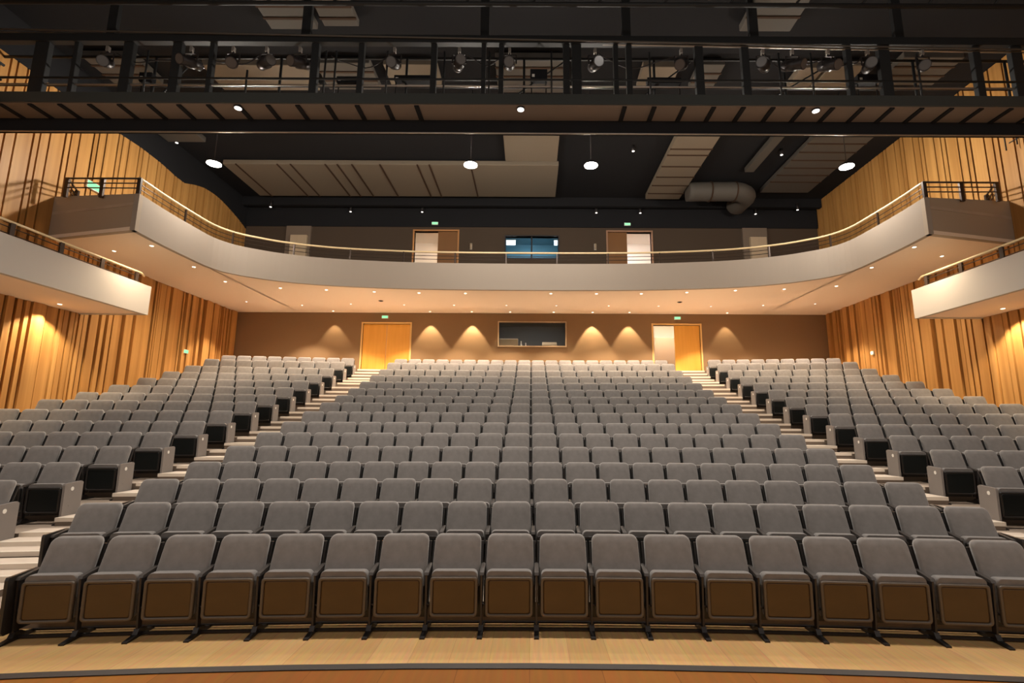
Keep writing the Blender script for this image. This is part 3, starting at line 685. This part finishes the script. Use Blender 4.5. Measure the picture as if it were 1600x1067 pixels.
# ------------------------------------------------------------------ seats
def seat_parts(lit_front):
    """meshes of one tip-up seat, its seat folded up; origin on the floor under the top of the backrest, front faces -y"""
    P = {}
    m = MB(); padded(m, rrect(.500,.480,.47,.066,.02), .47, -.135, .035, .055, .012, mi_b=1)
    m.v = [(x,y,z+.405) for x,y,z in m.v]
    # moulded rear shell carried down behind the seat
    for (ya,za),(yb_,zb_) in (((-.125,.10),(-.118,.42)),((-.118,.42),(.018,.80))):
        m.hexa([(-.264,ya+.008,za),(.264,ya+.008,za),(.264,ya+.028,za),(-.264,ya+.028,za),(-.264,yb_+.008,zb_),(.264,yb_+.008,zb_),(.264,yb_+.028,zb_),(-.264,yb_+.028,zb_)],1)
    P['backrest'] = m.mesh('backrest', [M['fabric'],M['shell']])
    # folded seat cushion, fabric, thick rolled top edge
    m = MB(); out = rrect(.462,.455,.415,.045,.05,4)
    def Y(z,o): return -.195-.02*z+o
    n = len(out); vs = []
    rings = [(.90,.05),(.97,.035),(1.0,.0),(1.0,-.055),(.985,-.075)]
    for sc_,o in rings:
        for x,z in out: zz = .2075+(z-.2075)*sc_; vs.append((x*sc_,Y(zz,o),zz+.165))
    m.add(vs, [(i*n+k,i*n+(k+1)%n,(i+1)*n+(k+1)%n,(i+1)*n+k) for i in range(len(rings)-1) for k in range(n)], 0, True)
    m.f += [tuple(range(n))[::-1], tuple(len(vs)-n+k for k in range(n))]; m.mi += [0,0]; m.sm += [False,False]
    P['seat_cushion'] = m.mesh('seat_cushion', M['fabric'])
    # moulded tray round the underside with a raised rim
    m = MB(); o1 = rrect(.468,.470,.370,.03,.035,4); o2 = rrect(.416,.418,.318,.02,.022,4); n = len(o1)
    Yt = lambda z,o: -.277-.02*z+o
    vs = [(x,Yt(z,.02),z+.155) for x,z in o1]+[(x,Yt(z,-.008),z+.155) for x,z in o1]+[(x*.975,Yt(z,-.018),.185+(z-.185)*.975+.155) for x,z in o1]+[(x,Yt(z,-.012),z+.1805) for x,z in o2]+[(x,Yt(z,.004),z+.1805) for x,z in o2]
    m.add(vs, [(i*n+k,i*n+(k+1)%n,(i+1)*n+(k+1)%n,(i+1)*n+k) for i in range(4) for k in range(n)], 0, True)
    m.f.append(tuple(range(n))[::-1]); m.mi.append(0); m.sm.append(False)
    P['seat_tray'] = m.mesh('seat_tray', M['rim'] if lit_front else M['shell'])
    m = MB(); vs = [(x,Yt(z,.004),z+.1805) for x,z in o2]+[(x*.93,Yt(z,-.006),.159+(z-.159)*.93+.1805) for x,z in o2]
    m.add(vs, [(k,(k+1)%n,n+(k+1)%n,n+k) for k in range(n)], 0, True); m.f += [tuple(n+k for k in range(n))]; m.mi += [0]; m.sm += [False]
    P['underside_panel'] = m.mesh('underside_panel', M['panel_lit'] if lit_front else M['panel_shaded'])
    m = MB(); prof = [(-.30,.545),(-.285,.568),(-.06,.60),(.0,.59),(.0,.56),(-.28,.54)]
    m.prism(prof, lambda p: (-.022,p[0],p[1]), lambda p: (.022,p[0],p[1])); P['armrest'] = m.mesh('armrest', M['arm'])
    m = MB(); m.hexa([(-.009,-.255,.03),(.009,-.255,.03),(.009,-.20,.03),(-.009,-.20,.03),(-.009,-.29,.55),(.009,-.29,.55),(.009,-.22,.55),(-.009,-.22,.55)])
    m.hexa([(-.005,-.24,.20),(.005,-.24,.20),(.005,-.10,.20),(-.005,-.10,.20),(-.005,-.26,.55),(.005,-.26,.55),(.005,-.0,.57),(-.005,-.0,.57)],1)
    m.tube([(0,-.25,.27),(.05,-.25,.25)], .010, 6)
    P['stand'] = m.mesh('stand', [M['metal_dark'],M['shell']])
    m = MB(); prof = [(-.41,0),(-.41,.014),(-.28,.03),(-.255,.075),(-.19,.075),(-.12,.035),(.02,.014),(.02,0)]
    m.prism(prof, lambda p: (-.024,p[0],p[1]), lambda p: (.024,p[0],p[1])); P['foot'] = m.mesh('foot', M['foot_metal'])
    m = MB(); m.box((-SW/2,-.225,.012),(SW/2,-.195,.032)); m.box((-SW/2,-.05,.012),(SW/2,-.03,.03)); P['shadow_bar'] = m.mesh('shadow_bar', M['foot_metal'])  # dark bars standing in for the shadow stripes under the front row
    m = MB(); prof = [(-.36,.10),(-.37,.56),(-.36,.585),(-.04,.60),(.0,.58),(.0,.12),(-.02,.07),(-.33,.07)]
    m.prism(prof, lambda p: (-.016,p[0],p[1]), lambda p: (.016,p[0],p[1])); P['end_panel'] = m.mesh('end_panel', M['fabric_side'])
    m = MB(); m.prism(prof, lambda p: (-.016,p[0],p[1]), lambda p: (.016,p[0],p[1])); P['end_panel_dark'] = m.mesh('end_panel', M['shell'])
    m = MB(); m.disc((0,0,0), .030, (1,0,0), .005, 16); P['number_disc'] = m.mesh('number_disc', M['disc'])
    return P
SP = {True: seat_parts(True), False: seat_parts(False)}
def mk(name, me, parent, loc=(0,0,0)):
    o = bpy.data.objects.new(name, me); COL.objects.link(o); o.parent = parent; o.location = loc; return o
def proto_seat(lit_front):
    T = bpy.data.objects.new('auditorium_seat', None); COL.objects.link(T); T.empty_display_size = .1
    P = SP[lit_front]
    for k in ('backrest','seat_cushion'): mk(k, P[k], T)
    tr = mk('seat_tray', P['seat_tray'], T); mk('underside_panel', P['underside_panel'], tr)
    if lit_front: mk('shadow_bar', P['shadow_bar'], T)
    mk('armrest', P['armrest'], T, (-SW/2,0,0)); l = mk('stand', P['stand'], T, (-SW/2,0,0)); mk('foot', P['foot'], l)
    return T
def copy_tree(o, parent=None):
    c = o.copy(); COL.objects.link(c)
    if parent: c.parent = parent
    for ch in o.children: copy_tree(ch, c)
    return c
PR = {b: proto_seat(b) for b in (True,False)}
XOFF = {1:.066,2:.036,3:.02}
def pose(r, a):
    Rr = rowY(r)+RC; ph = a/Rr; xo = XOFF.get(r,0)
    return (Rr*math.sin(ph)+xo, Rr*math.cos(ph)-RC), -ph
def seat(r, a, label, grp, lit_front, arm_end=0, panel_end=0):
    (x,y),rz = pose(r,a)
    T = copy_tree(PR[lit_front])
    T.location = (x,y,rowZ(r)+Z0); T.rotation_euler = (0,0,rz); tag(T, label, 'seat', grp)
    if arm_end: # closing armrest and stand on the right end of a row
        mk('armrest', SP[lit_front]['armrest'], T, (SW/2,0,0)); l = mk('stand', SP[lit_front]['stand'], T, (SW/2,0,0)); mk('foot', SP[lit_front]['foot'], l)
    if panel_end:
        e = mk('end_panel', SP[lit_front]['end_panel' if abs(a) > 6.5 else 'end_panel_dark'], T, (panel_end*(SW/2+.035),0,0)); mk('number_disc', SP[lit_front]['number_disc'], e, (.016 if panel_end > 0 else -.021,-.22,.50))
    return T
stuff = []
SOLO_ROWS = 10
for r in range(1,17):
    nh = 9 if r == 1 else 10
    for j in range(2*nh):
        a = (j-nh+.5)*SW
        if r <= SOLO_ROWS:
            side = 'left' if j < nh else 'right'; k = j if j < nh else 2*nh-1-j
            pos = 'at its %s end'%side if k == 0 else '%s from its %s end'%(ORD[k],side)
            lb = f'grey tip-up seat in the {"front" if r==1 else ORD[r-1]} row of the centre block, {pos}'
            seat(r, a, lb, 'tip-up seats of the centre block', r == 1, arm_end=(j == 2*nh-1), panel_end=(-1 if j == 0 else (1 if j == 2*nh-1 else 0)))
        else: stuff.append((r,a,j == 2*nh-1,(-1 if j == 0 else (1 if j == 2*nh-1 else 0))))
    # side blocks: nine seats beyond each aisle; seats lying wholly outside the picture are left out
    vis = {3:2,4:3,5:5,6:7,7:8}.get(r, 9 if r > 7 else 0)
    for s in (-1,1):
        for j in range(vis):
            a = s*(7.02+SW*(j+.5))
            if r <= SOLO_ROWS:
                word = 'left' if s < 0 else 'right'
                pos = 'at its aisle end' if j == 0 else f'{ORD[j]} from the aisle'
                lb = f'grey tip-up seat in the {word} block, level with centre row {["","one","two","three","four","five","six","seven","eight","nine","ten"][r]}, {pos}'
                seat(r, a, lb, 'tip-up seats of the %s block'%word, False, arm_end=(s > 0 and j == vis-1) or (s < 0 and j == 0), panel_end=(-s if j == 0 else 0))
            else: stuff.append((r,a,(s > 0 and j == vis-1) or (s < 0 and j == 0),(-s if j == 0 else 0)))
def drop(o):
    for ch in list(o.children): drop(ch)
    bpy.data.objects.remove(o)
for p in PR.values(): drop(p)
# the far top rows: more of the same seats as one object
m = MB(); mats = [M['fabric'],M['shell'],M['panel_shaded'],M['arm'],M['metal_dark'],M['fabric_side'],M['disc']]
idx = {'backrest':[0,1],'seat_cushion':[0],'seat_tray':[1],'underside_panel':[2],'armrest':[3],'stand':[4,1],'end_panel':[5],'number_disc':[6]}
cache = {k:([tuple(v.co) for v in SP[False][k].vertices],[tuple(p.vertices) for p in SP[False][k].polygons],[idx[k][p.material_index] for p in SP[False][k].polygons],[p.use_smooth for p in SP[False][k].polygons]) for k in idx}
for r,a,end,pan in stuff:
    (x,y),rz = pose(r,a); c, s_ = math.cos(rz), math.sin(rz); z = rowZ(r)
    items = [(k,(0,0,0)) for k in ('backrest','seat_cushion','seat_tray','underside_panel')]+[('armrest',(-SW/2,0,0)),('stand',(-SW/2,0,0))]
    if end: items += [('armrest',(SW/2,0,0)),('stand',(SW/2,0,0))]
    if pan: items += [('end_panel',(pan*(SW/2+.035),0,0)),('number_disc',(pan*(SW/2+.035)+(.016 if pan > 0 else -.021),-.22,.50))]
    for k,(ox,oy,oz) in items:
        V,Fc,MI,S = cache[k]; o = len(m.v)
        m.v += [(x+(vx+ox)*c-(vy+oy)*s_, y+(vx+ox)*s_+(vy+oy)*c, z+vz+oz) for vx,vy,vz in V]
        m.f += [tuple(i+o for i in f_) for f_ in Fc]; m.mi += MI; m.sm += S
tag(m.build('far_seats', mats), 'remaining grey tip-up seats filling the six topmost rows of all blocks', 'seats', kind='stuff')
